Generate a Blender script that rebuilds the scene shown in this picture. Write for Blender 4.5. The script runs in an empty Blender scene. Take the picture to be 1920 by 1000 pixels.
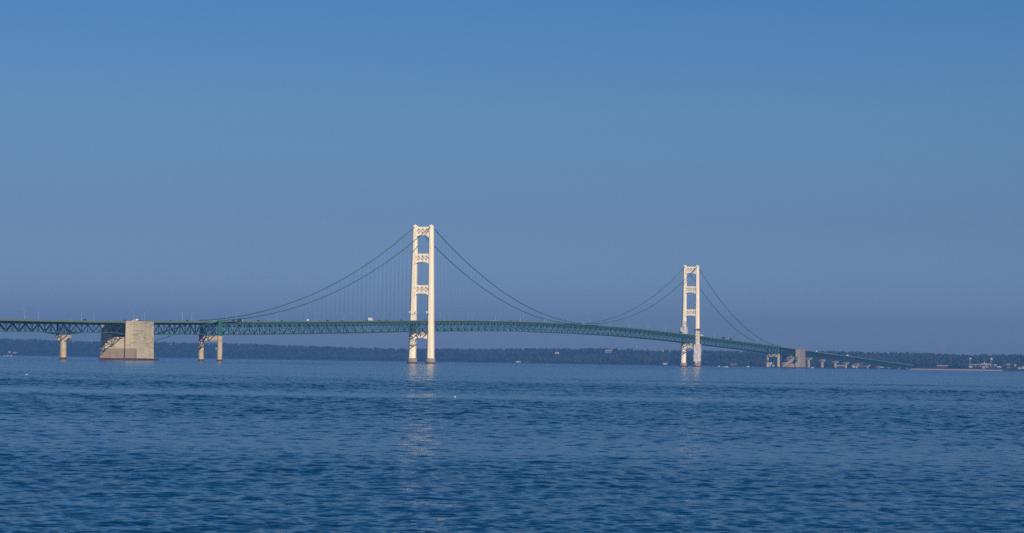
import bpy, math, random
import numpy as np
random.seed(7); rng = np.random.default_rng(7)
scene = bpy.context.scene; C = scene.collection
R = math.radians

# ------------------------------------------------------------------ camera
CAM = np.array([-2734.54, -1128.24, 3.80]); FPX = 4607.94
YAW, PITCH, ROLL = 0.355025446, 0.0388136885, 0.0148467909
Fv = np.array([math.cos(YAW)*math.cos(PITCH), math.sin(YAW)*math.cos(PITCH), math.sin(PITCH)])
Rv = np.array([math.sin(YAW), -math.cos(YAW), 0.0]); Uv = np.cross(Rv, Fv)
from mathutils import Matrix, Vector
cam = bpy.data.cameras.new('camera'); camo = bpy.data.objects.new('camera', cam); C.objects.link(camo)
cr, sr = math.cos(ROLL), math.sin(ROLL)
right = Rv*cr - Uv*(-sr)*1.0
right = Rv*cr + Uv*sr; up = -Rv*sr + Uv*cr
M = Matrix(((right[0], up[0], -Fv[0], CAM[0]), (right[1], up[1], -Fv[1], CAM[1]), (right[2], up[2], -Fv[2], CAM[2]), (0, 0, 0, 1)))
camo.matrix_world = M
cam.sensor_fit = 'HORIZONTAL'; cam.sensor_width = 36.0; cam.lens = 36.0*FPX/1920.0
cam.clip_start = 1.0; cam.clip_end = 40000.0
scene.camera = camo

# ------------------------------------------------------------------ world, sun, exposure
SUN_EL, SUN_AZ = R(29.0), R(39.0)            # light travels along +X +Y and down
sx, sy, sz = -math.cos(SUN_AZ)*math.cos(SUN_EL), -math.sin(SUN_AZ)*math.cos(SUN_EL), math.sin(SUN_EL)
world = bpy.data.worlds.new('World'); scene.world = world; world.use_nodes = True
wn, wl = world.node_tree.nodes, world.node_tree.links
wn.clear()
sky = wn.new('ShaderNodeTexSky'); sky.sky_type = 'NISHITA'; sky.sun_disc = False
sky.sun_elevation = SUN_EL; sky.sun_rotation = math.atan2(sx, sy)
sky.air_density = 1.0; sky.dust_density = 0.6; sky.ozone_density = 2.0; sky.altitude = 180
geo = wn.new('ShaderNodeTexCoord'); sep = wn.new('ShaderNodeSeparateXYZ')
ramp = wn.new('ShaderNodeValToRGB'); mul = wn.new('ShaderNodeMix'); mul.data_type = 'RGBA'; mul.blend_type = 'MULTIPLY'
mul.inputs['Factor'].default_value = 1.0
bg = wn.new('ShaderNodeBackground'); out = wn.new('ShaderNodeOutputWorld')
wl.new(geo.outputs['Generated'], sep.inputs[0]); wl.new(sep.outputs['Z'], ramp.inputs['Fac'])
wl.new(sky.outputs['Color'], mul.inputs[6]); wl.new(ramp.outputs['Color'], mul.inputs[7])
wl.new(mul.outputs[2], bg.inputs['Color']); wl.new(bg.outputs[0], out.inputs['Surface'])
SKY_RAMP = [(0.0, (.35,.445,.73)), (.0075, (.34,.435,.72)), (.026, (.305,.412,.77)), (.0586, (.255,.350,.60)), (.102, (.257,.406,.61)), (.145, (.21,.41,.64)), (.2, (.15,.37,.62)), (.3, (.11,.33,.60)), (1.0, (.10,.31,.60))]
el = ramp.color_ramp.elements
el[0].position, el[0].color = SKY_RAMP[0][0], (*SKY_RAMP[0][1], 1)
el[1].position, el[1].color = SKY_RAMP[-1][0], (*SKY_RAMP[-1][1], 1)
for p_, c_ in SKY_RAMP[1:-1]:
    e_ = el.new(p_); e_.color = (*c_, 1)
bg.inputs['Strength'].default_value = 0.081
sl = bpy.data.lights.new('sun', 'SUN'); sl.energy = 5.0; sl.angle = R(0.5); sl.color = (1.0, 0.82, 0.57)
so = bpy.data.objects.new('sun', sl); C.objects.link(so)
so.rotation_euler = Vector((-sx, -sy, -sz)).to_track_quat('-Z', 'Y').to_euler()
scene.view_settings.view_transform = 'Standard'; scene.view_settings.look = 'None'
scene.view_settings.exposure = 0.30; scene.view_settings.gamma = 1.0
scene.cycles.use_denoising = False; scene.cycles.denoising_prefilter = 'ACCURATE'; scene.cycles.denoising_input_passes = 'RGB_ALBEDO_NORMAL'
scene.cycles.max_bounces = 6; scene.cycles.volume_bounces = 0

# ------------------------------------------------------------------ geometry helpers
def ray(u, v):                                 # direction of a point of the view, used once to survey where shore and houses stand
    a, b = u-960, v-500
    x = cr*a + sr*b; y = -sr*a + cr*b
    return Fv + Rv*x/FPX - Uv*y/FPX
def bearing(u, v):
    d = ray(u, v); return math.atan2(d[1], d[0]), d[2]/math.hypot(d[0], d[1])
class MB:
    def __init__(s): s.v = []; s.f = []; s.m = []
    def add(s, vs, fs, m=0):
        o = len(s.v); s.v.extend([tuple(map(float, p)) for p in vs]); s.f.extend([tuple(i+o for i in f) for f in fs]); s.m.extend([m]*len(fs))
    def box(s, x0, x1, y0, y1, z0, z1, m=0):
        s.add([(x0,y0,z0),(x1,y0,z0),(x1,y1,z0),(x0,y1,z0),(x0,y0,z1),(x1,y0,z1),(x1,y1,z1),(x0,y1,z1)],
              [(0,3,2,1),(4,5,6,7),(0,1,5,4),(1,2,6,5),(2,3,7,6),(3,0,4,7)], m)
    def bar(s, p, q, w, h, up=(0,0,1), m=0):
        p = np.array(p, float); q = np.array(q, float); d = q-p; L = np.linalg.norm(d)
        if L < 1e-6: return
        d /= L; u = np.array(up, float); a = np.cross(d, u)
        if np.linalg.norm(a) < 1e-3: a = np.cross(d, (1,0,0))
        a /= np.linalg.norm(a); b = np.cross(a, d)
        a = a*w/2; b = b*h/2
        s.add([p-a-b, p+a-b, p+a+b, p-a+b, q-a-b, q+a-b, q+a+b, q-a+b], [(3,2,1,0),(4,5,6,7),(0,1,5,4),(1,2,6,5),(2,3,7,6),(3,0,4,7)], m)
    def loft(s, rings, m=0, cap=True):
        n = len(rings[0]); o = []
        for r in rings: o.extend(r)
        fs = []
        for k in range(len(rings)-1):
            for i in range(n):
                j = (i+1) % n; fs.append((k*n+i, k*n+j, (k+1)*n+j, (k+1)*n+i))
        if cap: fs.append(tuple(range(n-1, -1, -1))); fs.append(tuple((len(rings)-1)*n+i for i in range(n)))
        s.add(o, fs, m)
    def cyl(s, c, r0, r1, h, n=16, m=0, z0=0.0, rot=0.0):
        r = [[(c[0]+rr*math.cos(rot+2*math.pi*i/n), c[1]+rr*math.sin(rot+2*math.pi*i/n), c[2]+z0+zz) for i in range(n)] for rr, zz in ((r0,0),(r1,h))]
        s.loft(r, m)
    def tube(s, pts, r, n=6, m=0):
        pts = [np.array(p, float) for p in pts]; rings = []
        for i, p in enumerate(pts):
            d = pts[min(i+1, len(pts)-1)]-pts[max(i-1, 0)]; d /= np.linalg.norm(d)
            a = np.cross(d, (0,1,0)) if abs(d[1]) < .9 else np.cross(d, (1,0,0)); a /= np.linalg.norm(a); b = np.cross(d, a)
            rings.append([p + r*(a*math.cos(2*math.pi*k/n)+b*math.sin(2*math.pi*k/n)) for k in range(n)])
        s.loft(rings, m)
    def build(s, name, mats, parent=None, smooth=False):
        me = bpy.data.meshes.new(name); me.from_pydata(s.v, [], s.f); me.update()
        for m in (mats if isinstance(mats, (list, tuple)) else [mats]): me.materials.append(m)
        if any(s.m): me.polygons.foreach_set('material_index', s.m)
        if smooth: me.polygons.foreach_set('use_smooth', [True]*len(s.f))
        o = bpy.data.objects.new(name, me); C.objects.link(o)
        if parent is not None: o.parent = parent
        return o
def tag(o, label=None, cat=None, group=None, kind=None):
    if label: o['label'] = label
    if cat: o['category'] = cat
    if group: o['group'] = group
    if kind: o['kind'] = kind
    return o
def empty(name, loc=(0,0,0), rz=0.0, parent=None):
    o = bpy.data.objects.new(name, None); C.objects.link(o); o.location = loc; o.rotation_euler = (0,0,rz); o.empty_display_size = 1
    if parent is not None: o.parent = parent
    return o
KIDS = {}
def copy_tree(o, parent=None):
    c = o.copy(); C.objects.link(c); c.parent = parent
    for ch in list(o.children): copy_tree(ch, c)
    return c
ORD = ['first','second','third','fourth','fifth','sixth','seventh','eighth','ninth','tenth','eleventh','twelfth','thirteenth','fourteenth','fifteenth','sixteenth']

# ------------------------------------------------------------------ materials
def mat(name, col, rough=0.6, metal=0.0, spec=0.4):
    m = bpy.data.materials.new(name); m.use_nodes = True
    b = m.node_tree.nodes['Principled BSDF']
    b.inputs['Base Color'].default_value = (*col, 1); b.inputs['Roughness'].default_value = rough
    b.inputs['Metallic'].default_value = metal; b.inputs['Specular IOR Level'].default_value = spec
    return m
def noisy(name, c0, c1, scale=(1,1,1), nscale=1.0, rough=0.7, detail=5.0, lo=0.35, hi=0.65, bump=0.0, spec=0.3):
    m = mat(name, c0, rough, spec=spec); n, l = m.node_tree.nodes, m.node_tree.links; b = n['Principled BSDF']
    g = n.new('ShaderNodeNewGeometry'); mp = n.new('ShaderNodeMapping'); mp.inputs['Scale'].default_value = scale
    t = n.new('ShaderNodeTexNoise'); t.inputs['Scale'].default_value = nscale; t.inputs['Detail'].default_value = detail
    r = n.new('ShaderNodeValToRGB'); r.color_ramp.elements[0].position = lo; r.color_ramp.elements[0].color = (*c0,1)
    r.color_ramp.elements[1].position = hi; r.color_ramp.elements[1].color = (*c1,1)
    l.new(g.outputs['Position'], mp.inputs['Vector']); l.new(mp.outputs[0], t.inputs['Vector'])
    l.new(t.outputs['Fac'], r.inputs['Fac']); l.new(r.outputs['Color'], b.inputs['Base Color'])
    if bump:
        bp = n.new('ShaderNodeBump'); bp.inputs['Strength'].default_value = bump; bp.inputs['Distance'].default_value = 0.3
        l.new(t.outputs['Fac'], bp.inputs['Height']); l.new(bp.outputs[0], b.inputs['Normal'])
    return m
def concrete(name, base, stain, line=True, foot=None):
    m = mat(name, base, 0.85, spec=0.2); n, l = m.node_tree.nodes, m.node_tree.links; b = n['Principled BSDF']
    g = n.new('ShaderNodeNewGeometry')
    def noise(sc, s, d=4.0):
        mp = n.new('ShaderNodeMapping'); mp.inputs['Scale'].default_value = sc
        t = n.new('ShaderNodeTexNoise'); t.inputs['Scale'].default_value = s; t.inputs['Detail'].default_value = d
        l.new(g.outputs['Position'], mp.inputs['Vector']); l.new(mp.outputs[0], t.inputs['Vector']); return t.outputs['Fac']
    def mix(a, bcol, fac):
        x = n.new('ShaderNodeMix'); x.data_type = 'RGBA'
        if isinstance(a, tuple): x.inputs[6].default_value = (*a,1)
        else: l.new(a, x.inputs[6])
        x.inputs[7].default_value = (*bcol,1); l.new(fac, x.inputs['Factor']); return x.outputs[2]
    def rng_(sock, a, c, hi=1.0):
        x = n.new('ShaderNodeMapRange'); x.inputs[1].default_value = a; x.inputs[2].default_value = c; x.inputs[4].default_value = hi; l.new(sock, x.inputs[0]); return x.outputs[0]
    col = mix(base, tuple(c*1.10 for c in base), rng_(noise((1,1,1), 0.25), 0.4, 0.65))
    col = mix(col, stain, rng_(noise((0.55,0.55,0.035), 1.0), 0.54, 0.74, 0.6))      # rain streaks running down
    col = mix(col, stain, rng_(noise((0.09,0.09,0.9), 1.0), 0.52, 0.66, 0.75))        # pour lines
    if foot is not None:                                                             # darker lower face of the block
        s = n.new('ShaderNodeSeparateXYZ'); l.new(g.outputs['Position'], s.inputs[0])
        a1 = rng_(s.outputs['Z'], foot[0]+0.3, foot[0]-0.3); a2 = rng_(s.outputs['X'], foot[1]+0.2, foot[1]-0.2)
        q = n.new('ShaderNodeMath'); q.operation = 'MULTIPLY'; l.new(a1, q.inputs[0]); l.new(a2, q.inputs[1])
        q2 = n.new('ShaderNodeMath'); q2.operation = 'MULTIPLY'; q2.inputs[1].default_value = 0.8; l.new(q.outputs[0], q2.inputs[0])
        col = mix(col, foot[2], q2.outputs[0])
    l.new(col, b.inputs['Base Color'])
    return m
IVORY = noisy('ivory_paint', (0.79,0.71,0.58), (0.88,0.81,0.70), (1,1,0.12), 0.35, 0.55)
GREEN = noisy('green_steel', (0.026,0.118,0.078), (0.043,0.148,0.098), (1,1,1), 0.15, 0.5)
SHADE_GREEN = noisy('shaded_green_steel', (0.007,0.032,0.030), (0.013,0.050,0.042), (1,1,1), 0.15, 0.6)  # green steel with shade of laced webs and underdeck bracing put into its colour
FASCIA = noisy('fascia_paint', (0.10,0.19,0.11), (0.17,0.21,0.13), (1,1,1), 0.08, 0.6)
CABLE = mat('cable_green', (0.035,0.12,0.075), 0.5)
ROPE = mat('rope_green', (0.05,0.14,0.10), 0.6)
ASPH = mat('asphalt', (0.05,0.05,0.055), 0.9)
CONC = concrete('pier_concrete', (0.42,0.355,0.275), (0.24,0.19,0.145))
CONC_F = concrete('weathered_pier_concrete', (0.30,0.26,0.21), (0.17,0.135,0.105))
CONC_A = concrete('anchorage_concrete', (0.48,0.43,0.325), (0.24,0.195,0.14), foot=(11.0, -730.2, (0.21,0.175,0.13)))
PED = concrete('pedestal_concrete', (0.27,0.235,0.21), (0.19,0.16,0.15))
BAND = noisy('wet_band', (0.045,0.025,0.03), (0.09,0.05,0.05), (1,1,1), 0.6, 0.6)
TARP = noisy('tarp_cloth', (0.46,0.45,0.48), (0.66,0.65,0.68), (1,1,0.12), 0.8, 0.8)
RUST = noisy('scaffold_rust', (0.10,0.075,0.05), (0.2,0.15,0.10), (1,1,1), 1.0, 0.8)
LAMPM = mat('galvanised', (0.42,0.43,0.46), 0.5, 0.3)
GLASS = mat('dark_glass', (0.02,0.025,0.03), 0.15)
TYRE = mat('tyre_rubber', (0.015,0.015,0.015), 0.8)
WHITE = mat('white_paint', (0.8,0.8,0.8), 0.4)

# ------------------------------------------------------------------ bridge profile (survey of the deck)
_px = np.array([-1200,-951,-866,-774,-684,-551,-445,-244,-76,0,167,366,579,792,991,1158,1234,1320,1477,1668,1832,2100,2346,2616,2915,3040])
_pz = np.array([31.0,33.7,34.5,35.5,37.3,39.9,41.9,46.4,50.6,52.4,55.9,58.5,59.3,58.5,55.9,52.7,51.0,49.2,46.0,41.6,37.4,31.2,25.9,19.6,12.6,9.6])
_gx = np.linspace(-1200, 3040, 849); _gz = np.interp(_gx, _px, _pz)
_k = np.exp(-0.5*(np.arange(-14,15)/6.0)**2); _k /= _k.sum()
_gs = np.convolve(np.pad(_gz, 14, mode='reflect', reflect_type='odd'), _k, 'valid')
def zr(x): return float(np.interp(x, _gx, _gs))
LY = 10.36
def cable_z(x):
    if x < -549: return 40.6 - (-549-x)*(40.6-17.5)/141.0
    if x <= 0: t = -x/549.0; return 166.0-125.4*t-25.3*4*t*(1-t)
    if x <= 1158: s = (x-579)/579.0; return 60.0+106.0*s*s
    if x <= 1707: t = (x-1158)/549.0; return 166.0-125.4*t-25.3*4*t*(1-t)
    return 40.6 - (x-1707)*(40.6-17.5)/141.0

bridge = tag(empty('suspension_bridge'), 'long green suspension bridge with two ivory towers crossing the strait', 'bridge')

# ---- towers
def cross(cx, cy, Wm, Ws, Lm, Ls, z):
    a, b, c, d = Wm/2, Ws/2, Lm/2, Ls/2
    return [(cx-c,cy-a,z),(cx-d,cy-a,z),(cx-d,cy-b,z),(cx+d,cy-b,z),(cx+d,cy-a,z),(cx+c,cy-a,z),(cx+c,cy+a,z),(cx+d,cy+a,z),(cx+d,cy+b,z),(cx-d,cy+b,z),(cx-d,cy+a,z),(cx-c,cy+a,z)]
def legy(z): return 11.9 - 1.5*(z/166.0)
def strut(X, z0, zt, zb, parent):
    """one cross strut: bands above and below three crossed panels, arched soffit; z0 top, zt..zb panel zone, arch below"""
    m = MB(); yi = legy(zb) - 1.6; soff = zb-2.4
    for si, xx in enumerate((X-2.1, X+2.1)):
        m.box(xx-.3, xx+.3, -yi, yi, zt, z0)
        n = 14                                                   # lower band with the arch
        ys = np.linspace(-yi, yi, n+1)
        arch = [soff - 2.0*max(0.0, (abs(y)/(yi*0.86)))**3.0 for y in ys]
        ring_f = [(xx-.3, y, a) for y, a in zip(ys, arch)] + [(xx-.3, yi, zb), (xx-.3, -yi, zb)]
        o = []; N = len(ring_f); ring_b = [(xx+.3, p[1], p[2]) for p in ring_f]
        fs = [(i, (i+1) % N, N+(i+1) % N, N+i) for i in range(N)] + [(i, N+1+i-1+1-1+0, ) for i in range(0)]
        # faces of the plate as quads between arch and band top
        top_f = [(xx-.3, y, zb) for y in ys]; top_b = [(xx+.3, y, zb) for y in ys]
        lo_f = [(xx-.3, y, a) for y, a in zip(ys, arch)]; lo_b = [(xx+.3, y, a) for y, a in zip(ys, arch)]
        vs = top_f+top_b+lo_f+lo_b; k = n+1; q = []
        for i in range(n):
            q += [(i, 2*k+i, 2*k+i+1, i+1), (k+i, k+i+1, 3*k+i+1, 3*k+i), (2*k+i, 3*k+i, 3*k+i+1, 2*k+i+1), (i, i+1, k+i+1, k+i)]
        m.add(vs, q)
        w = (zt-zb); cells = 3; cw = (2*yi-2.4)/3.0; y0 = -cw*1.5
        m.box(xx-.31, xx+.31, -yi, y0-.0, zb, zt); m.box(xx-.31, xx+.31, -y0, yi, zb, zt)
        for c in range(cells):
            a = y0+c*cw; b = a+cw
            m.bar((xx, a+.1, zb), (xx, b-.1, zt), .62, .85)
            m.bar((xx, a+.1, zt), (xx, b-.1, zb), .64, .85)
            if c: m.bar((xx, a, zb), (xx, a, zt), .66, .8, (0,1,0))
    m.box(X-.1, X+.1, -yi, yi, zb-1.5, z0-.6)                        # solid plate added inside to keep the panel openings dark
    n = 14; ys = np.linspace(-yi, yi, n+1)                         # floor plate following the arch, roof plate
    for i in range(n):
        a0 = soff-2.0*(abs(ys[i])/(yi*.86))**3+.15; a1 = soff-2.0*(abs(ys[i+1])/(yi*.86))**3+.15
        m.add([(X-1.8,ys[i],a0),(X+1.8,ys[i],a0),(X+1.8,ys[i+1],a1),(X-1.8,ys[i+1],a1)], [(0,1,2,3)])
    m.box(X-1.8, X+1.8, -yi, yi, z0-.5, z0-.1)
    return m.build('cross_strut', IVORY, parent)
def tower(X, label, far=False):
    t = empty('tower', (0,0,0), parent=bridge); t['label'] = label
    for s in (-1, 1):
        rings = []
        for z in (6.6, 40, 80, 120, 150, 165.2):
            k = 1-0.40*(z/166.0); rings.append(cross(X, s*legy(z), 3.4*k, 8.8*k, 10.4*(1-.32*z/166), 3.6*(1-.15*z/166), z))
        m = MB(); m.loft(rings)
        for z in (57.5,):                                          # access collar
            pass
        m.build('leg', IVORY, t)
        sd = MB(); y = s*legy(166)
        sd.loft([[(X-2.6,y-1.9,165.2),(X+2.6,y-1.9,165.2),(X+2.6,y+1.9,165.2),(X-2.6,y+1.9,165.2)], [(X-1.9,y-1.0,167),(X+1.9,y-1.0,167),(X+1.9,y+1.0,167),(X-1.9,y+1.0,167)]])
        sd.box(X-.3, X+.3, y-.3, y+.3, 167, 167.9)
        sd.build('cable_saddle', IVORY, t)
        p = MB(); p.cyl((X, s*11.9, 1.9), 6.0, 6.0, 4.7, 28); p.cyl((X, s*11.9, 6.3), 6.15, 6.15, .45, 28)
        p.build('pedestal', PED, t)
        b = MB(); b.cyl((X, s*11.9, -3), 6.1, 6.1, 5.0, 28); b.build('fender_band', BAND, t)
    strut(X, 164.8, 162.2, 157.0, t); strut(X, 132.4, 129.8, 124.9, t); strut(X, 94.4, 91.8, 87.0, t); strut(X, 38.6, 37.2, 33.4, t)
    for (y, xs) in ((legy(60)+3.4, -3.2), (legy(60)-3.4, -3.2), (-legy(60)+3.8, -3.2)):
        f = MB(); f.box(X+xs-.7, X+xs+.7, y-.75, y+.75, 61.3, 63.0); f.bar((X+xs, y, 60.2), (X+xs, y, 61.3), .5, .5, (1,0,0)); f.bar((X+xs, y, 60.5), (X+1, y*0.97, 60.5), .4, .4)
        f.build('floodlight', WHITE, t)
    for y in (-legy(58)+1.2, legy(58)-.6): g = MB(); g.box(X-4.75, X-4.0, y-.9, y+.9, 58.6, 59.6); g.build('access_hatch', RUST, t)
    if far:
        for s, za, zb_ in ((-1, 9.0, 37.5), (1, 50.5, 65.5)):
            m = MB(); rr = []
            for i, z in enumerate(np.linspace(za, zb_, 12)):
                w = 5.3 + .25*math.sin(i*1.9); l = 5.9+.25*math.cos(i*2.3); y = s*legy(z)
                ring = []
                for k in range(20):
                    a = 2*math.pi*k/20; cx_ = max(-1, min(1, 1.35*math.cos(a))); cy_ = max(-1, min(1, 1.35*math.sin(a))); j = 1+.025*math.sin(5*a+i)
                    ring.append((X+l*cx_*j, y+w*cy_*j, z))
                rr.append(ring)
            m.loft(rr); o = m.build('tarpaulin', TARP, t); o['label'] = 'pale grey tarpaulin wrapped round the leg'
        for s, za, zb_ in ((-1, 39.0, 62.0), (1, 66.2, 76.0)):
            m = MB()
            for z in np.arange(za, zb_, 2.6):
                k = 1-.4*z/166; y = s*legy(z); a, b = 5.2*(1-.32*z/166)+.3, 4.4*k+.3
                m.box(X-a-.1, X-a+.15, y-1.9*k, y+1.9*k, z, z+.35); m.box(X-a, X+a, y-b-.1, y-b+.12, z, z+.35)
            y = s*legy((za+zb_)/2); m.bar((X-5.0, y-2.1, za), (X-4.7, y-2.1, zb_), .2, .2, (1,0,0)); m.bar((X-4.9, y-4.4, za), (X-4.7, y-4.2, zb_), .2, .2, (1,0,0))
            if s < 0: m.box(X-6.3, X+6.3, -legy(62)-6, -legy(62)+6, 62.0, 62.8)
            m.build('scaffold_deck', RUST, t)
    return t
tower(0, 'near ivory tower with open lattice struts')
tower(1158, 'far ivory tower, its lower legs wrapped in grey sheets', True)

# ---- cables and suspenders
for s in (-1, 1):
    xs = list(np.linspace(-690, -549, 8)) + list(np.linspace(-549, 0, 60))[1:] + list(np.linspace(0, 1158, 110))[1:] + list(np.linspace(1158, 1707, 60))[1:] + list(np.linspace(1707, 1848, 8))[1:]
    m = MB(); m.tube([(x, s*LY, cable_z(x)) for x in xs], 0.46, 8); m.build('main_cable', CABLE, bridge, True)
sus = []
for s in (-1, 1):
    for k in range(1, 190):
        x = -549 + k*11.88
        if min(abs(x), abs(x-1158), abs(x+549), abs(x-1707)) < 8: continue
        z1, z0 = cable_z(x)-.3, zr(x)-2.6
        if z1 - z0 < 1.2: continue
        sus.append((x, s*LY, z0, z1))
cx, cy = CAM[0], CAM[1]
sus.sort(key=lambda a: -(a[3]-a[2])/math.hypot(a[0]-cx, a[1]-cy))
rest = MB()
for i, (x, y, z0, z1) in enumerate(sus):
    if i < 100:
        m = MB(); m.box(x-.06, x+.06, y-.06, y+.06, z0, z1); m.build('suspender', ROPE, bridge)
    else: rest.box(x-.06, x+.06, y-.06, y+.06, z0, z1)
o = rest.build('suspenders', ROPE, bridge); o['kind'] = 'stuff'

# ---- stiffening trusses and decks
def railing(m, x0, x1, y, dz0, dz1, step=6.0):
    n = max(1, int((x1-x0)/step)); xs = np.linspace(x0, x1, n+1)
    for i in range(n):
        a, b = xs[i], xs[i+1]
        for dz in np.linspace(dz0+.15, dz1, 4): m.bar((a, y, zr(a)+dz), (b, y, zr(b)+dz), .12, .12)
        m.bar((a, y, zr(a)+dz0), (a, y, zr(a)+dz1), .14, .14, (1,0,0))
def deck(name, x0, x1, hw, th, parent, mats, step=12.0):
    n = max(1, int(round((x1-x0)/step))); xs = np.linspace(x0, x1, n+1); m = MB()
    m.loft([[(x,-hw,zr(x)-.7-th),(x,hw,zr(x)-.7-th),(x,hw,zr(x)-.7),(x,-hw,zr(x)-.7)] for x in xs])
    return m.build(name, mats, parent)
DROP = 13.5
def suspended_span(x0, x1):
    sp = empty('suspended_span', parent=bridge)
    n = max(2, int(round((x1-x0)/11.88))); n += n % 2; xs = np.linspace(x0, x1, n+1)
    top = [zr(x)-2.7 for x in xs]; bot = [zr(x)-DROP for x in xs]
    for s in (-1, 1):
        m = MB(); y = s*LY
        for i in range(n):
            m.bar((xs[i], y, top[i]), (xs[i+1], y, top[i+1]), .75, .95); m.bar((xs[i], y, bot[i]), (xs[i+1], y, bot[i+1]), .75, .95)
            if i % 2 == 0: m.bar((xs[i], y, bot[i]), (xs[i+1], y, top[i+1]), .55, .62)
            else: m.bar((xs[i], y, top[i]), (xs[i+1], y, bot[i+1]), .55, .62)
        for i in range(n+1): m.bar((xs[i], y, bot[i]), (xs[i], y, top[i]), .42, .42, (1,0,0))
        m.build('side_truss', GREEN, sp)
    m = MB()
    for i in range(n+1):                                            # floor trusses across at every panel point
        m.bar((xs[i], -LY, top[i]-.05), (xs[i], LY, top[i]-.05), .5, .8); m.bar((xs[i], -LY, top[i]-2.7), (xs[i], LY, top[i]-2.7), .4, .45)
        ys = np.linspace(-LY, LY, 7)
        for k in range(6): m.bar((xs[i], ys[k], top[i]-(2.7 if k % 2 == 0 else 0)), (xs[i], ys[k+1], top[i]-(0 if k % 2 == 0 else 2.7)), .3, .3)
        m.bar((xs[i], -LY, bot[i]+.06), (xs[i], LY, bot[i]+.06), .35, .5)
        if i % 2 == 0:
            m.bar((xs[i], -LY, top[i]-2.7), (xs[i], 0, bot[i]), .3, .3); m.bar((xs[i], LY, top[i]-2.7), (xs[i], 0, bot[i]), .3, .3)
    for i in range(n):
        for y in np.linspace(-6.5, 6.5, 6): m.bar((xs[i], y, zr(xs[i])-1.85), (xs[i+1], y, zr(xs[i+1])-1.85), .3, 1.1)
    m.build('floor_truss', SHADE_GREEN, sp)
    m = MB()
    for i in range(n):
        m.bar((xs[i], -LY, bot[i]+.1), (xs[i+1], LY, bot[i+1]+.1), .35, .35); m.bar((xs[i], LY, bot[i]+.14), (xs[i+1], -LY, bot[i+1]+.14), .35, .35)
    m.build('lateral_bracing', SHADE_GREEN, sp)
    deck('roadway_deck', x0, x1, 7.3, .35, sp, ASPH)
    for s in (-1, 1):
        m = MB(); railing(m, x0, x1, s*7.2, -.7, .0)
        nn = int((x1-x0)/12); xx = np.linspace(x0, x1, nn+1)
        for i in range(nn): m.bar((xx[i], s*7.45, zr(xx[i])-.95), (xx[i+1], s*7.45, zr(xx[i+1])-.95), .25, .75)
        m.build('railing', FASCIA, sp)
    return sp
suspended_span(-549, -4.5); suspended_span(4.5, 1153.5); suspended_span(1162.5, 1707)

def approach_span(x0, x1, dmid=10.6, dend=12.4, haunch=24.0, ps=10.7, ty=5.9):
    sp = empty('approach_span', parent=bridge)
    n = max(4, int(round((x1-x0)/ps))); n += n % 2; xs = np.linspace(x0+.6, x1-.6, n+1)
    def zbot(x):
        e = min(x-x0, x1-x); k = max(0.0, min(1.0, (haunch-e)/(haunch-6.0))); return zr(x)-dmid-(dend-dmid)*k
    top = [zr(x)-3.5 for x in xs]; bot = [zbot(x) for x in xs]
    for s in (-1, 1):
        m = MB(); y = s*ty
        for i in range(n):
            m.bar((xs[i], y, top[i]), (xs[i+1], y, top[i+1]), .6, .7); m.bar((xs[i], y, bot[i]), (xs[i+1], y, bot[i+1]), .6, .7)
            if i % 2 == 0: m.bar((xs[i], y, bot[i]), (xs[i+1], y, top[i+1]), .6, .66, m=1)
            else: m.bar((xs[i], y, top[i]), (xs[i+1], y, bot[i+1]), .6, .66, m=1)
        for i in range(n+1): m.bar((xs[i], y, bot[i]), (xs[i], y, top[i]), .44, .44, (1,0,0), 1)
        for i in range(0, n+1, 2): m.box(xs[i]-.9, xs[i]+.9, y-.32, y+.32, bot[i]-.6, bot[i]+.7)
        m.build('side_truss', [GREEN, SHADE_GREEN], sp)
    m = MB()
    for i in range(n+1):
        m.bar((xs[i], -8.4, zr(xs[i])-2.5), (xs[i], 8.4, zr(xs[i])-2.5), .5, 1.2); m.bar((xs[i], -ty, bot[i]+.05), (xs[i], ty, bot[i]+.05), .35, .45)
        m.bar((xs[i], -ty, top[i]), (xs[i], 0, bot[i]), .3, .3); m.bar((xs[i], ty, top[i]), (xs[i], 0, bot[i]), .3, .3)
        if i < n:
            m.bar((xs[i], -ty, bot[i]+.1), (xs[i+1], ty, bot[i+1]+.1), .3, .3); m.bar((xs[i], ty, bot[i]+.14), (xs[i+1], -ty, bot[i+1]+.14), .3, .3)
            for y in np.linspace(-7.2, 7.2, 6): m.bar((xs[i], y, zr(xs[i])-2.2), (xs[i+1], y, zr(xs[i+1])-2.2), .3, 1.0)
    m.build('floor_bracing', SHADE_GREEN, sp)
    deck('roadway_deck', x0, x1, 8.5, .45, sp, ASPH)
    for s in (-1, 1):
        m = MB(); railing(m, x0, x1, s*8.55, -.5, .0)
        nn = max(1, int((x1-x0)/12)); xx = np.linspace(x0, x1, nn+1)
        for i in range(nn): m.bar((xx[i], s*8.7, zr(xx[i])-1.05), (xx[i+1], s*8.7, zr(xx[i+1])-1.05), .3, 1.15)
        m.build('railing', FASCIA, sp)
    return sp
PIERS_R = [1989, 2106, 2223, 2320, 2425, 2535, 2645, 2755, 2865, 2955]
approach_span(-1000, -831); approach_span(-831, -727)
approach_span(-700, -549, 12.6, 13.6, 40.0, 11.5)
approach_span(1707, 1853, 12.6, 13.4, 40.0, 11.5)
for a, b in zip([1886]+PIERS_R, PIERS_R+[3020]):
    d = min(11.6, max(5.0, zr((a+b)/2)-5.0)); approach_span(a, b, d, d+.6, 18.0, 9.5)

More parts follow.
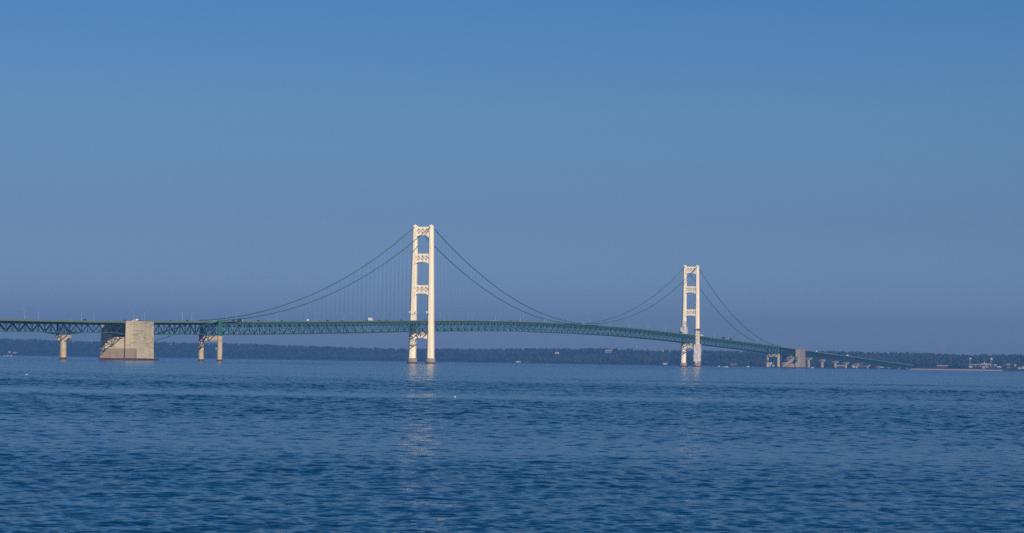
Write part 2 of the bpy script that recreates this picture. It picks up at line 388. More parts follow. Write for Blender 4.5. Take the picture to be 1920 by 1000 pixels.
# ---- T piers
def t_pier(x, dend=12.4, CONC=CONC):
    p = empty('pier', parent=bridge); zt = zr(x)-dend-.7; h = max(zt-1.0, 2.5)
    ch = min(4.6, h*.45)
    m = MB(); m.cyl((x, 0, 1.8), 2.95, 2.75, zt-ch-1.8, 12, rot=.26); m.build('column', CONC, p)
    m = MB(); hw = 6.6
    prof = [(-hw,zt),(hw,zt),(hw,zt-ch*.62),(3.0,zt-ch-.9),(-3.0,zt-ch-.9),(-hw,zt-ch*.62)]
    m.loft([[(x-2.3,y,z) for y, z in prof], [(x+2.3,y,z) for y, z in prof]])
    m.build('pier_cap', CONC, p)
    m = MB()
    for y in (-5.9, 5.9): m.box(x-1.4, x+1.4, y-.5, y+.5, zt, zt+.55)
    m.build('bearing', GREEN, p)
    m = MB(); m.cyl((x, 0, -3), 3.1, 3.1, 5.0, 16); m.build('fender_band', BAND, p)
for x in (-1000, -831): t_pier(x)
for x in PIERS_R: t_pier(x, min(11.6, max(5.0, zr(x)-5.0))+.6, CONC_F)

# ---- cable bents
def bent(x, zt):
    p = empty('cable_bent', parent=bridge)
    for s in (-1, 1):
        m = MB(); m.cyl((x, s*10.3, 1.8), 2.65, 2.5, zt-1.8, 20); m.build('column', CONC, p)
        m = MB(); m.cyl((x, s*10.3, -3), 2.8, 2.8, 5.0, 20); m.build('fender_band', BAND, p)
        m = MB(); m.box(x-1.5, x+1.5, s*LY-1.3, s*LY+1.3, zt, 40.2); m.box(x-2.0, x+2.0, s*LY-1.6, s*LY+1.6, zt, zt+.9); m.box(x-1.1, x+1.1, s*LY-.9, s*LY+.9, 40.2, 41.3)
        m.build('steel_post', GREEN, p)
    m = MB(); m.box(x-2.0, x+2.0, -8.2, 8.2, zt-5.0, zt-.02); m.build('cap_beam', CONC, p)
    m = MB(); m.bar((x, -LY, zt+1), (x, LY, 37), .5, .5); m.bar((x, LY, zt+1), (x, -LY, 37), .52, .52); m.bar((x, -LY, zt+.7), (x, LY, zt+.7), .6, .8); m.build('cross_brace', GREEN, p)
bent(-549, 25.2); bent(1707, 25.6)

# ---- anchorages
def prism_x(m, x0, x1, prof):
    m.loft([[(x0,y,z) for y, z in prof], [(x1,y,z) for y, z in prof]])
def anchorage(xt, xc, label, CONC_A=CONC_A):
    """xt the face where the approach truss enters, xc the face where the cables enter"""
    s = 1 if xc > xt else -1; a = empty('anchorage', parent=bridge); a['label'] = label
    zt = zr((xt+xc)/2)-.35
    m = MB()
    def bx(x0, x1, y0, y1, z0, z1): m.box(min(x0,x1), max(x0,x1), y0, y1, z0, z1)
    bx(xt+s*4, xc-s*3, -8.4, 8.4, 1.9, 21.5)                        # core between the wings
    bx(xt+s*24, xc-s*12, -8.4, 8.4, 21.5, zt-1.6)
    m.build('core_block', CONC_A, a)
    for y0, y1 in ((-17.0, -8.4), (8.4, 17.0)):
        w = MB(); zb_ = 1.9
        ring = lambda z, g: [(xt-s*g*.15, y0-(g if y0 < 0 else 0), z), (xc+s*g*.1, y0-(g if y0 < 0 else 0), z), (xc+s*g*.1, y1+(g if y0 > 0 else 0), z), (xt-s*g*.15, y1+(g if y0 > 0 else 0), z)]
        rings = [ring(zb_, .9), ring(14, .35), ring(zt, 0)]
        if s < 0: rings = [list(reversed(r)) for r in rings]
        w.loft(rings)
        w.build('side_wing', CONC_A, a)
    r = MB(); r.box(min(xt+s*6,xc), max(xt+s*6,xc), -8.35, 8.35, zt-1.5, zt-.3); r.build('roadway_deck', ASPH, a)
    for sy_ in (-1, 1):
        r = MB()
        for x in np.arange(min(xt,xc)+1.5, max(xt,xc)-1, 3.0): r.box(x-.15, x+.15, sy_*16.4-.15, sy_*16.4+.15, zt, zt+.75)
        r.bar((min(xt,xc)+1, sy_*16.4, zt+.75), (max(xt,xc)-1, sy_*16.4, zt+.75), .2, .2); r.build('parapet', FASCIA, a)
    k = MB(); lo, hi = min(xt,xc), max(xt,xc); k.box(lo-2 if s > 0 else lo-9, hi+9 if s > 0 else hi+2, -18.6, 18.6, -3, 2.0); k.build('fender_band', BAND, a)
    h = MB()
    for y in (-LY, LY):                                             # cable housings on the cable face
        h.loft([[(xc-s*2, y-2.2, 12), (xc-s*2, y+2.2, 12), (xc-s*2, y+2.2, 22), (xc-s*2, y-2.2, 22)], [(xc+s*6, y-1.2, 14.5), (xc+s*6, y+1.2, 14.5), (xc+s*6, y+1.2, 18.2), (xc+s*6, y-1.2, 18.2)]])
    h.build('cable_housing', GREEN, a)
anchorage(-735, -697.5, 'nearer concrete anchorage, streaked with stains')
anchorage(1890, 1847, 'distant concrete anchorage beyond the far tower', CONC_F)

# ------------------------------------------------------------------ far shore
SH = [(0,664,8300),(300,668.5,8100),(560,674.5,7900),(850,679.5,7600),(1070,682,7300),(1300,686.5,6800),(1500,689,6300),(1700,691,5850),(1760,691.4,5750),(1920,692.5,5650)]
TOP = [(0,634.5),(60,634.5),(100,637),(200,640),(330,641),(470,643.5),(520,646),(600,648),(660,650.5),(760,652.5),(860,652.8),(920,653.5),(1000,652),(1060,652.5),(1110,651.5),(1200,654),(1300,655.5),(1400,657.5),(1480,657.5),(1560,657.5),(1600,658.2),(1650,660),(1700,660.2),(1740,660.5),(1770,662.3),(1800,663.3),(1845,663),(1880,664),(1920,662.6)]
_b = sorted((bearing(u, v)[0], r0) for u, v, r0 in SH)
_SB = np.array([math.radians(-14)]+[b for b, _ in _b]+[math.radians(56)]); _SR = np.array([_b[0][1]]+[r for _, r in _b]+[_b[-1][1]])
def shore_r(th): return float(np.interp(th, _SB, _SR))
WID = 650.0; TREE = 11.0
_t = sorted((bearing(u, v)[0], bearing(u, v)[1]) for u, v in TOP)
_TB = np.array([b for b, _ in _t]); _TE = np.array([e for _, e in _t])
def ridge_h(th): return max(8.0, 3.8 + float(np.interp(th, _TB, _TE))*(shore_r(th)+WID*.9) - TREE)
def ground(th, r):
    r0 = shore_r(th); s = (r-r0)/WID; H = ridge_h(th); k = 0.5+0.5*math.sin(th*160)
    if s <= 0: return -2.0 + max(s, -.2)*10
    lo = 1.5
    if s < 1: return -2.0+ (lo+2)*min(1, s/.03) + (H-lo)*(s**(0.85+.25*k))
    return H - (s-1)*2.0
def polar(th, r): return CAM[0]+r*math.cos(th), CAM[1]+r*math.sin(th)
SOIL = noisy('hill_soil', (0.018,0.034,0.017), (0.03,0.042,0.022), (1,1,1), 0.02, 0.9)
SAND = noisy('beach_sand', (0.40,0.31,0.24), (0.50,0.41,0.33), (1,1,1), 0.05, 0.9)
ths = np.linspace(math.radians(-10), math.radians(52), 250); ss = [-.1, 0, .01, .03, .06, .1, .2, .3, .4, .5, .6, .7, .8, .9, 1.0, 1.2, 1.6]
m = MB(); vs = []
for th in ths:
    for s in ss:
        r = shore_r(th)+s*WID; x, y = polar(th, r); vs.append((x, y, ground(th, r)))
k = len(ss); m.add(vs, [(i*k+j, i*k+j+1, (i+1)*k+j+1, (i+1)*k+j) for i in range(len(ths)-1) for j in range(k-1)])
tag(m.build('hills', SOIL, None, True), 'low wooded hills along the far shore', None, None, 'structure')
m = MB(); vs = []; bt = np.linspace(bearing(1880,692)[0], bearing(1698,691)[0], 40)
for i, th in enumerate(bt):
    w = 1+.25*math.sin(i*1.3)
    for dr, z in ((-30*w, -.6), (-14*w, 1.3), (20, 2.3), (60, 2.0)):
        x, y = polar(th, shore_r(th)+dr); vs.append((x, y, z))
m.add(vs, [(i*4+j, i*4+j+1, (i+1)*4+j+1, (i+1)*4+j) for i in range(39) for j in range(3)])
tag(m.build('beach', SAND, None, True), 'narrow pale sand beach by the end of the bridge', None, None, 'structure')

# houses and other buildings on the far shore: (kind, u, v_base, width, height, wall, roof, label)
def colr(c): return mat('house_paint', c, 0.7)
W_, CR_, GR_, RD_, BR_ = colr((.44,.44,.45)), colr((.32,.29,.26)), colr((.17,.18,.20)), colr((.15,.085,.08)), colr((.09,.07,.065))
clear = []
def site(u, v):
    th, e = bearing(u, v); r0 = shore_r(th); best = r0+25
    for r in np.arange(r0+20, r0+WID*1.25, 5.0):
        if ground(th, r) <= CAM[2]+r*e+.3: best = r
    return th, best
def house(u, v, w, h, wall, roof, label, name='house', cat='house', d=10.0, wins=2, dormer=False):
    th, r = site(u, v); x, y = polar(th, r); z = ground(th, r)-.5
    o = empty(name, (x, y, z), th); tag(o, label, cat, 'houses on the far shore')
    hw, hd = w/2, d/2; h += .5; rh = max(1.6, h*.45)
    b = MB(); b.box(-hd, hd, -hw, hw, 0, h); b.build('wall', wall, o)
    b = MB(); b.loft([[(-hd-.5,-hw-.4,h),(hd+.5,-hw-.4,h),(hd+.5,-hw-.4,h+.25),(0,-hw-.4,h+rh),(-hd-.5,-hw-.4,h+.25)], [(-hd-.5,hw+.4,h),(hd+.5,hw+.4,h),(hd+.5,hw+.4,h+.25),(0,hw+.4,h+rh),(-hd-.5,hw+.4,h+.25)]])
    if dormer: b.loft([[(-hd-.7,-3.5,h-1.5),(-hd-.7,3.5,h-1.5),(-hd-.7,3.5,h),(-hd-.7,0,h+rh+1.5),(-hd-.7,-3.5,h)], [(0,-3.5,h-1.5),(0,3.5,h-1.5),(0,3.5,h),(0,0,h+rh+1.5),(0,-3.5,h)]], 1)
    b.build('roof', [roof, W_], o)
    for i in range(wins):
        yy = -hw+(i+.5)*w/wins; q = MB(); q.box(-hd-.06, -hd+.1, yy-min(1.0, w/wins*.3), yy+min(1.0, w/wins*.3), h*.35, h*.75); q.build('window', GLASS, o)
    clear.append((th, r, w/2+5)); return o
house(1141, 661.6, 22, 6, GR_, CR_, 'wide grey house with a tan roof among the hilltop trees', wins=5)
house(1172, 659.0, 11, 4, W_, W_, 'small white house on the hilltop left of the pole beacon')
house(1196, 659.6, 12, 3.5, GR_, W_, 'low pale house directly under the pole beacon')
house(1204, 659.3, 12, 5, W_, W_, 'bright white gabled house just right of the pole beacon', dormer=True)
house(1231, 661.8, 50, 7, CR_, GR_, 'long cream hotel with a white gable left of the far tower', 'hotel', 'hotel', 14, 12)
house(1241, 660.0, 12, 6, W_, W_, 'white gabled pavilion in front of the long cream hotel', dormer=True)
house(1259, 660.5, 5, 5, W_, W_, 'tiny white hut between the hotel and the far tower', wins=1)
house(1276.5, 659, 7, 3, W_, GR_, 'little white cottage touching the left side of the far tower', wins=1)
house(1289, 659.5, 9, 3, W_, W_, 'white cottage seen between the legs of the far tower')
house(1314, 661.5, 7, 3, CR_, GR_, 'cream cottage just right of the far tower', wins=1)
house(1044.5, 663.5, 12, 3.5, W_, W_, 'lone white house on the wooded slope mid strait')
house(972, 680.2, 14, 3.0, W_, GR_, 'white boathouse at the water below mid span')
house(988, 680.2, 13, 2.5, BR_, BR_, 'brown boathouse at the water below mid span')
house(405.3, 655.5, 5, 4, W_, W_, 'white house seen between the columns of the near cable bent', wins=1)
house(18.0, 662.0, 7, 4, W_, GR_, 'white boathouse at the far left shore')
house(27.5, 662.8, 12, 2.2, GR_, W_, 'low grey shed at the far left shore')
house(1247, 683.8, 12, 3, W_, W_, 'white villa at the waterline left of the far tower')
house(1376, 686.8, 20, 4, RD_, RD_, 'red brick house on the shore under the far side span', wins=4)
house(1445, 687.6, 7, 6.5, W_, W_, 'tall white house between the columns of the far cable bent', dormer=True)
house(1450, 687.8, 6, 4, W_, RD_, 'white house with red roof between the columns of the far cable bent')
house(1576, 688.3, 24, 3, RD_, W_, 'long low red shed with white roof under the approach spans', wins=6)
house(1602, 689, 11, 4, W_, W_, 'white house at the shore beside the brick hotel')
house(1614, 688.5, 20, 7.5, BR_, CR_, 'brown terraced hotel under the end of the bridge', 'hotel', 'hotel', 12, 7)
house(1654, 689.5, 12, 3.5, W_, GR_, 'white house near the landing of the bridge')
house(1678, 689.8, 5, 6, W_, W_, 'narrow white tower house near the landing of the bridge', wins=1)
house(1687, 690, 3, 6, W_, W_, 'slim white kiosk at the landing of the bridge', wins=1)
house(1767, 688.6, 26, 3, RD_, CR_, 'long low reddish pavilion behind the beach', wins=7)
house(1820, 690.0, 7, 2.5, W_, W_, 'white beach hut below the harbour hall')
house(1844, 691.0, 5, 2.5, W_, W_, 'white beach kiosk under the right end of the harbour hall', wins=1)
house(1851.5, 689.6, 7, 4, W_, GR_, 'white cottage between the harbour hall and the taller water tower')
house(1866, 687.3, 6, 3, W_, W_, 'white cottage right of the taller water tower')
house(1874, 689.8, 10, 2, CR_, W_, 'low cream shed right of the taller water tower')
house(1891, 690.3, 8, 7, RD_, GR_, 'dark red house at the right end of the shore', wins=3)
house(1904, 687.0, 5, 3, W_, W_, 'small white house high in the trees at the right end of the shore', wins=1)
house(1911.5, 691.8, 6, 3, W_, GR_, 'white house at the waterline at the right end of the shore')
house(1918, 691.4, 5, 3, W_, W_, 'white cottage at the very right edge of the shore', wins=1)
# harbour hall
th, r = site(1838, 687.6); x, y = polar(th, r); z = ground(th, r)
hall = tag(empty('harbour_hall', (x, y, z-1), th), 'long open harbour hall with a bright flat roof behind the beach', 'hall'); clear.append((th, r, 32))
m = MB(); m.box(-6, 7, -25, 25, 5.2, 6.6); m.box(-4, 6, -24, -2, 6.6, 8.4); m.build('roof', CR_, hall)
m = MB(); m.box(-3, 6, -24.5, 24.5, 0, 5.2); m.build('wall', BR_, hall)
for yy in (-24, -12, 0, 11, 24): m = MB(); m.box(-5.8, -5.2, yy-.4, yy+.4, 0, 5.2); m.build('column', W_, hall)
m = MB(); m.loft([[(-1,-11,6.6),(2,-11,6.6),(2,-8,6.6),(-1,-8,6.6)], [(0,-9.8,12.5),(.6,-9.8,12.5),(.6,-9.2,12.5),(0,-9.2,12.5)]]); m.build('spire', W_, hall)
def water_tower(u, v, h, rad, label):
    th, r = site(u, v); x, y = polar(th, r); o = tag(empty('water_tower', (x, y, ground(th, r)-.5), th), label, 'water tower'); clear.append((th, r, 8))
    m = MB(); m.loft([[(rr*math.cos(2*math.pi*i/16), rr*math.sin(2*math.pi*i/16), zz) for i in range(16)] for rr, zz in ((rad*.5,h-5.2),(rad,h-3.6),(rad,h-1.4),(rad*.6,h-.3),(.1,h))]); m.build('tank', W_, o, True)
    for i in range(4):
        a = math.pi/4+i*math.pi/2; m = MB(); m.bar((rad*.95*math.cos(a), rad*.95*math.sin(a), 0), (rad*.75*math.cos(a), rad*.75*math.sin(a), h-3.8), .5, .5, (1,0,0)); m.build('leg', GR_, o)
    m = MB(); m.cyl((0,0,0), .6, .6, h-4.5, 8)
    m.build('riser', GR_, o)
water_tower(1858.5, 690, 23, 3.2, 'taller white water tower on slender legs right of the harbour hall')
water_tower(1819, 682.5, 15, 2.6, 'shorter water tower on slender legs above the harbour hall')
th, r = site(1193, 659); x, y = polar(th, r)
o = tag(empty('pole_beacon', (x, y, ground(th, r))), 'red and white beacon on a tall thin pole above the hilltop', 'beacon'); clear.append((th, r, 4))
m = MB(); m.cyl((0,0,0), .5, .35, 18, 8); m.build('pole', GR_, o)
m = MB(); m.cyl((0,-1.0,17), 2.1, 2.1, 3.4, 12); m.build('white_tank', W_, o); m = MB(); m.cyl((0,2.2,16.5), 1.5, 1.5, 3.4, 12); m.build('red_drum', RD_, o)
o = None

# forest: one far-off mass of crowns
LEAF = bpy.data.materials.new('foliage'); LEAF.use_nodes = True
n, l = LEAF.node_tree.nodes, LEAF.node_tree.links; b = n['Principled BSDF']; b.inputs['Roughness'].default_value = .9; b.inputs['Specular IOR Level'].default_value = .1
at = n.new('ShaderNodeAttribute'); at.attribute_name = 'tint'; l.new(at.outputs['Color'], b.inputs['Base Color'])
def crown_template(kind, seed):
    q = np.random.default_rng(seed); V = []; Fc = []
    def blob(c, rad, hz, nu=7, nv=4):
        o = len(V)
        V.append((c[0], c[1], c[2]-hz))
        for j in range(1, nv):
            ph = -math.pi/2+math.pi*j/nv
            for i in range(nu):
                a = 2*math.pi*i/nu+j*.4; k = 1+q.uniform(-.28, .28)
                V.append((c[0]+rad*k*math.cos(ph)*math.cos(a), c[1]+rad*k*math.cos(ph)*math.sin(a), c[2]+hz*k*math.sin(ph)))
        V.append((c[0], c[1], c[2]+hz)); e = len(V)-1
        for i in range(nu): Fc.append((o, o+1+(i+1) % nu, o+1+i)); Fc.append((e, e-nu+i, e-nu+(i+1) % nu))
        for j in range(nv-2):
            for i in range(nu):
                a0 = o+1+j*nu+i; a1 = o+1+j*nu+(i+1) % nu; Fc.append((a0, a1, a1+nu)); Fc.append((a0, a1+nu, a0+nu))
    def cone(z0, z1, rad, nu=7):
        o = len(V); V.append((0,0,z1))
        for i in range(nu):
            a = 2*math.pi*i/nu+q.uniform(-.2,.2); k = rad*q.uniform(.65,1.2); V.append((k*math.cos(a), k*math.sin(a), z0+q.uniform(-.05,.05)))
        for i in range(nu): Fc.append((o, o+1+i, o+1+(i+1) % nu))
        Fc.append(tuple(o+1+i for i in range(nu-1, -1, -1)))
    if kind == 0:
        blob((0,0,.62), .34, .34)
        for _ in range(4):
            a = q.uniform(0, 6.28); blob((.26*math.cos(a), .26*math.sin(a), q.uniform(.45,.75)), q.uniform(.16,.24), q.uniform(.14,.2), 6, 3)
    else:
        for z0, z1, rr in ((.12,.5,.30),(.32,.68,.24),(.52,.86,.17),(.70,1.05,.10)): cone(z0, z1, rr)
    tri = [f for f in Fc if len(f) == 3]
    for f in Fc:
        if len(f) > 3:
            for i in range(1, len(f)-1): tri.append((f[0], f[i], f[i+1]))
    return np.array(V), np.array(tri)
TPL = [crown_template(0, s) for s in range(5)]+[crown_template(1, 20+s) for s in range(4)]
PV, PF, PC = [], [], []; off = 0
NT = 15000; th_lo, th_hi = math.radians(4.5), math.radians(36.5)
for i in range(NT):
    th = rng.uniform(th_lo, th_hi); s = rng.uniform(0.035, 1.12)
    r = shore_r(th)+s*WID
    if any(abs(th-t)*r < w and -(170 if w < 20 else 130) < r-rr < 14 for t, rr, w in clear): continue
    if th < math.radians(10.9) and s < .11: continue
    patch = math.sin(th*70+s*5)+math.sin(th*173+1.3+s*9)
    con = rng.random() < (.35+.2*patch)
    V, T = TPL[5+int(rng.integers(4))] if con else TPL[int(rng.integers(5))]
    h = TREE*rng.uniform(.72, 1.12)*(1.12 if con else .95); w = h*(rng.uniform(.85,1.1) if con else rng.uniform(.8, 1.1))
    a = rng.uniform(0, 6.28); ca, sa = math.cos(a), math.sin(a); x, y = polar(th, r)
    P = np.empty_like(V); P[:,0] = x+w*(V[:,0]*ca-V[:,1]*sa); P[:,1] = y+w*(V[:,0]*sa+V[:,1]*ca); P[:,2] = ground(th, r)-.4+h*V[:,2]
    PV.append(P); PF.append(T+off); off += len(V)
    g = rng.uniform(.82, 1.2); base = np.array((.016,.034,.018)) if con else (np.array((.026,.046,.018)) if rng.random() < .8 else np.array((.040,.050,.020)))
    PC.append(np.repeat([[*(base*g), 1.0]], len(V), 0))
PV, PF, PC = np.concatenate(PV), np.concatenate(PF), np.concatenate(PC)
def np_mesh(name, V, F, nper, material, col=None, smooth=False):
    me = bpy.data.meshes.new(name); me.vertices.add(len(V)); me.vertices.foreach_set('co', V.astype(np.float32).ravel())
    me.loops.add(F.size); me.loops.foreach_set('vertex_index', F.astype(np.int32).ravel())
    me.polygons.add(len(F)); me.polygons.foreach_set('loop_start', np.arange(0, F.size, nper, dtype=np.int32))
    if smooth: me.polygons.foreach_set('use_smooth', np.ones(len(F), bool))
    me.update(calc_edges=True); me.materials.append(material)
    if col is not None:
        a = me.color_attributes.new('tint', 'FLOAT_COLOR', 'POINT'); a.data.foreach_set('color', col.astype(np.float32).ravel())
    o = bpy.data.objects.new(name, me); C.objects.link(o); return o
tag(np_mesh('forest', PV, PF, 3, LEAF, PC), 'dense dark green forest covering the far shore', 'forest', None, 'stuff')

# skyline trees one can tell apart
BARK = mat('bark', (.06,.05,.04), .9)
SKY_T = [(5,'at the far left edge of the photo'),(21,'second from the far left edge'),(65,'above the leftmost approach truss'),(304,'just right of the near anchorage'),(425,'just right of the near cable bent'),(614,'under the middle of the near side span'),(657,'left of the near tower'),(816,'at the right side of the near tower'),(950,'below mid span, left one of a pair'),(958,'below mid span, right one of a pair'),(1155,'left of the pole beacon'),(1167,'nearest to the pole beacon on its left'),(1214,'right of the pole beacon'),(1221,'above the long cream hotel'),(1662,'above the end of the bridge'),(1702,'right of the bridge landing'),(1709,'second right of the bridge landing'),(1844,'above the harbour hall')]
for i, (u, where) in enumerate(SKY_T):
    th = bearing(u, 655)[0]; r = shore_r(th)+WID*.95; x, y = polar(th, r); h = TREE*random.uniform(1.15, 1.4)
    t = tag(empty('pine_tree', (x, y, ground(th, r)-.4), random.uniform(0, 6)), 'tall dark pine rising above the forest skyline ' + where, 'tree', 'pines above the forest skyline')
    m = MB(); m.cyl((0,0,0), .45, .1, h*.95, 6); m.build('trunk', BARK, t)
    V, T = TPL[5+i % 4] if i % 3 else TPL[i % 5]
    P = V*np.array((h*.8, h*.8, h)); cc = np.repeat([[.026,.046,.024,1]], len(V), 0); o = np_mesh('crown', P, T, 3, LEAF, cc); o.parent = t

# ------------------------------------------------------------------ street lamps along the deck
def make_lamp():
    o = empty('street_lamp')
    m = MB(); m.cyl((0,0,0), .12, .08, 8.6, 8); m.cyl((0,0,-.5), .3, .3, .9, 8); m.build('pole', LAMPM, o)
    m = MB(); m.tube([(0,0,8.5),(-.2,.5,9.1),(-.3,1.3,9.4),(-.4,2.4,9.5)], .06, 6); m.build('arm', LAMPM, o)
    m = MB(); m.loft([[(-.6,2.2,9.42),(-.1,2.2,9.42),(-.1,3.3,9.36),(-.6,3.3,9.36)], [(-.55,2.25,9.65),(-.15,2.25,9.65),(-.15,3.2,9.55),(-.55,3.2,9.55)]]); m.build('lamp_head', LAMPM, o)
    return o
lamp0 = make_lamp(); used = False
for side, xs in (('near', [-909+95*k for k in range(30)]), ('far', [-860+95*k for k in range(29)])):
    secs = {}
    for x in xs:
        sec = 'left of the near anchorage' if x < -735 else 'on the near anchorage' if x < -694 else 'between near anchorage and cable bent' if x < -549 else 'along the near side span' if x < 0 else 'along the main span' if x < 1158 else 'along the far side span' if x < 1707 else 'past the far cable bent'
        secs.setdefault(sec, []).append(x)
    for sec, lst in secs.items():
        for i, x in enumerate(lst):
            o = lamp0 if not used else copy_tree(lamp0); used = True
            on_app = x < -549 or x > 1707
            yy = 8.0 if on_app else 7.0
            o.location = (x, -yy if side == 'near' else yy, zr(x)-.7); o.rotation_euler = (0, 0, 0 if side == 'near' else math.pi)
            tag(o, f'grey lamp post on {side} railing {sec}, {ORD[i]} from the left' if len(lst) > 1 else f'grey lamp post on the {side} railing {sec}', 'street lamp', 'street lamps along the bridge deck')

# ------------------------------------------------------------------ vehicles
def paint(c): return mat('car_paint', c, .35)
P_DK, P_BK, P_WH, P_RD, P_SI, P_BL = paint((.03,.032,.038)), paint((.012,.012,.014)), paint((.75,.75,.75)), paint((.075,.035,.03)), paint((.38,.39,.41)), paint((.03,.05,.10))
def wheels(o, xs, hw, r=.34):
    for x in xs:
        for s in (-1, 1):
            m = MB(); n = 14; ring = lambda y, rr: [(x+rr*math.cos(2*math.pi*i/n), y, r+rr*math.sin(2*math.pi*i/n)) for i in range(n)]
            m.loft([ring(s*hw-.12, r), ring(s*hw+.12, r)]); m.build('wheel', TYRE, o)
def section_loft(m, secs, hw, mi=0):
    m.loft([[(x,-w*hw,z0),(x,w*hw,z0),(x,w*hw*.97,z1),(x,-w*hw*.97,z1)] for x, z0, z1, w in secs], mi)
def make_car(p, suv=False):
    o = empty('car'); k = 1.25 if suv else 1.0; m = MB()
    section_loft(m, [(-2.2,.35,.75*k,.9),(-2.0,.25,.85*k,.98),(-.9,.22,.92*k,1),(.9,.22,.92*k,1),(1.9,.25,.78*k,.97),(2.25,.35,.62*k,.88)], .9)
    zr_ = 1.45*k; b0 = -2.0 if suv else -1.6
    section_loft(m, [(b0+.35,zr_-.12,zr_-.02,.72),(b0+.7,zr_-.1,zr_,.74),(.2,zr_-.1,zr_,.74),(.45,zr_-.14,zr_-.04,.72)], .9)
    m.build('body', p, o)
    m = MB(); m.loft([[(b0,-.82,.9*k),(1.15,-.82,.9*k),(1.15,.82,.9*k),(b0,.82,.9*k)], [(b0+.4,-.66,zr_-.1),(.4,-.66,zr_-.1),(.4,.66,zr_-.1),(b0+.4,.66,zr_-.1)]]); m.build('window_band', GLASS, o)
    wheels(o, (-1.35, 1.4), .8); return o
def make_pickup(p, load=None):
    o = empty('pickup_truck'); m = MB()
    section_loft(m, [(-2.8,.5,1.1,.98),(-.6,.45,1.15,1),(1.2,.45,1.15,1),(2.5,.5,1.05,.96),(2.75,.55,.9,.9)], 1.0); section_loft(m, [(-.5,1.75,1.9,.8),(.8,1.75,1.9,.8)], 1.0); m.build('body', p, o)
    m = MB(); m.loft([[(-.75,-.9,1.15),(1.35,-.9,1.15),(1.35,.9,1.15),(-.75,.9,1.15)], [(-.5,-.78,1.76),(.8,-.78,1.76),(.8,.78,1.76),(-.5,.78,1.76)]]); m.build('window_band', GLASS, o)
    wheels(o, (-1.8, 1.7), .9, .4)
    if load: m = MB(); m.loft([[(-2.9,-1.05,1.12),(-.8,-1.05,1.12),(-.8,1.05,1.12),(-2.9,1.05,1.12)], [(-2.6,-.9,2.5),(-1.2,-.9,2.3),(-1.2,.9,2.3),(-2.6,.9,2.5)]]); m.build('canopy_shell', load, o)
    return o
def make_box_truck(cab, box, L=7.0, H=3.4, name='box_truck'):
    o = empty(name); m = MB(); m.box(-L/2, L/2-1.9, -1.2, 1.2, .95, H); m.build('cargo_box', box, o)
    m = MB(); m.box(-L/2+.2, L/2-.2, -.9, .9, .55, .94); m.build('chassis', TYRE, o)
    m = MB(); m.loft([[(L/2-1.8,-1.1,.6),(L/2+.5,-1.1,.6),(L/2+.5,1.1,.6),(L/2-1.8,1.1,.6)], [(L/2-1.8,-1.1,1.5),(L/2+.4,-1.1,1.5),(L/2+.4,1.1,1.5),(L/2-1.8,1.1,1.5)], [(L/2-1.8,-1.0,2.5),(L/2-.3,-1.0,2.5),(L/2-.3,1.0,2.5),(L/2-1.8,1.0,2.5)]]); m.build('cab', cab, o)
    m = MB(); m.loft([[(L/2-.1,-.9,1.6),(L/2+.42,-.9,1.6),(L/2+.42,.9,1.6),(L/2-.1,.9,1.6)], [(L/2-.6,-.85,2.35),(L/2-.1,-.85,2.35),(L/2-.1,.85,2.35),(L/2-.6,.85,2.35)]]); m.build('windscreen', GLASS, o)
    wheels(o, (-L/2+1.3, L/2-.6), 1.05, .48); return o
def place(o, u, label, cat, lane=-1, group='vehicles on the bridge deck'):
    # survey the deck position from its bearing: the lane is the line y = const
    y = 2.0*lane; th = bearing(u, 600 if u < 1000 else 640)[0]; x = CAM[0]+(y-CAM[1])/math.tan(th)
    slope = math.atan2(zr(x+3)-zr(x-3), 6.0)
    fwd = 0 if lane < 0 else math.pi
    o.location = (x, y-1.8 if lane < 0 else y+1.8, zr(x)-.69 if True else 0)
    o.rotation_euler = (0, -slope if lane < 0 else slope, fwd); tag(o, label, cat, group)
place(make_car(P_WH), 129.5, 'white car on the deck above the first pier', 'car')
place(make_car(P_BK, True), 156, 'black car on the deck just right of the first pier', 'car')
place(make_car(P_RD, True), 232, 'dark maroon car at the left top corner of the near anchorage', 'car')
place(make_pickup(P_WH), 249, 'white pickup on top of the near anchorage, left one of two', 'pickup')
place(make_pickup(P_BK, P_WH), 256, 'black pickup with a white cover on top of the near anchorage', 'pickup')
place(make_car(P_DK), 317, 'dark car low on the deck just right of the near anchorage', 'car')
place(make_car(P_BK, True), 348.5, 'black car left of the near cable bent', 'car')
place(make_car(P_DK), 378, 'dark car above the left column of the near cable bent', 'car', 1)
place(make_car(P_WH), 399, 'white car above the cap of the near cable bent', 'car')
place(make_box_truck(P_WH, P_RD, 9.0, 2.9), 447, 'reddish brown box truck with a white cab right of the near cable bent', 'truck')
place(make_car(P_BK, True), 440.5, 'black car close behind the reddish brown truck', 'car', 1)
place(make_car(P_DK, True), 482, 'dark car ahead of the reddish brown truck', 'car')
place(make_car(P_SI), 498, 'silver car between two dark cars ahead of the brown truck', 'car')
place(make_car(P_BK), 526, 'black car alone where the near cable rises, below the cable', 'car')
place(make_pickup(P_RD, P_WH), 576, 'maroon pickup carrying a white load on the near side span', 'pickup')
place(make_car(P_BK, True), 611, 'black car leading the pair at the middle of the near side span', 'car')
place(make_car(P_DK, True), 616.5, 'dark tall car right in the pair at the middle of the near side span', 'car', 1)
place(make_car(P_SI), 629, 'silver car right of the pair on the near side span', 'car', 1)
place(make_car(P_BK), 638.5, 'black car half way along the near side span', 'car')
place(make_car(P_BK), 685, 'black car just left of the white box truck', 'car')
place(make_box_truck(P_WH, P_WH, 8.0, 3.9), 692.5, 'tall white box truck on the near side span', 'truck')
place(make_car(P_BK, True), 707.5, 'black car just right of the white box truck', 'car')
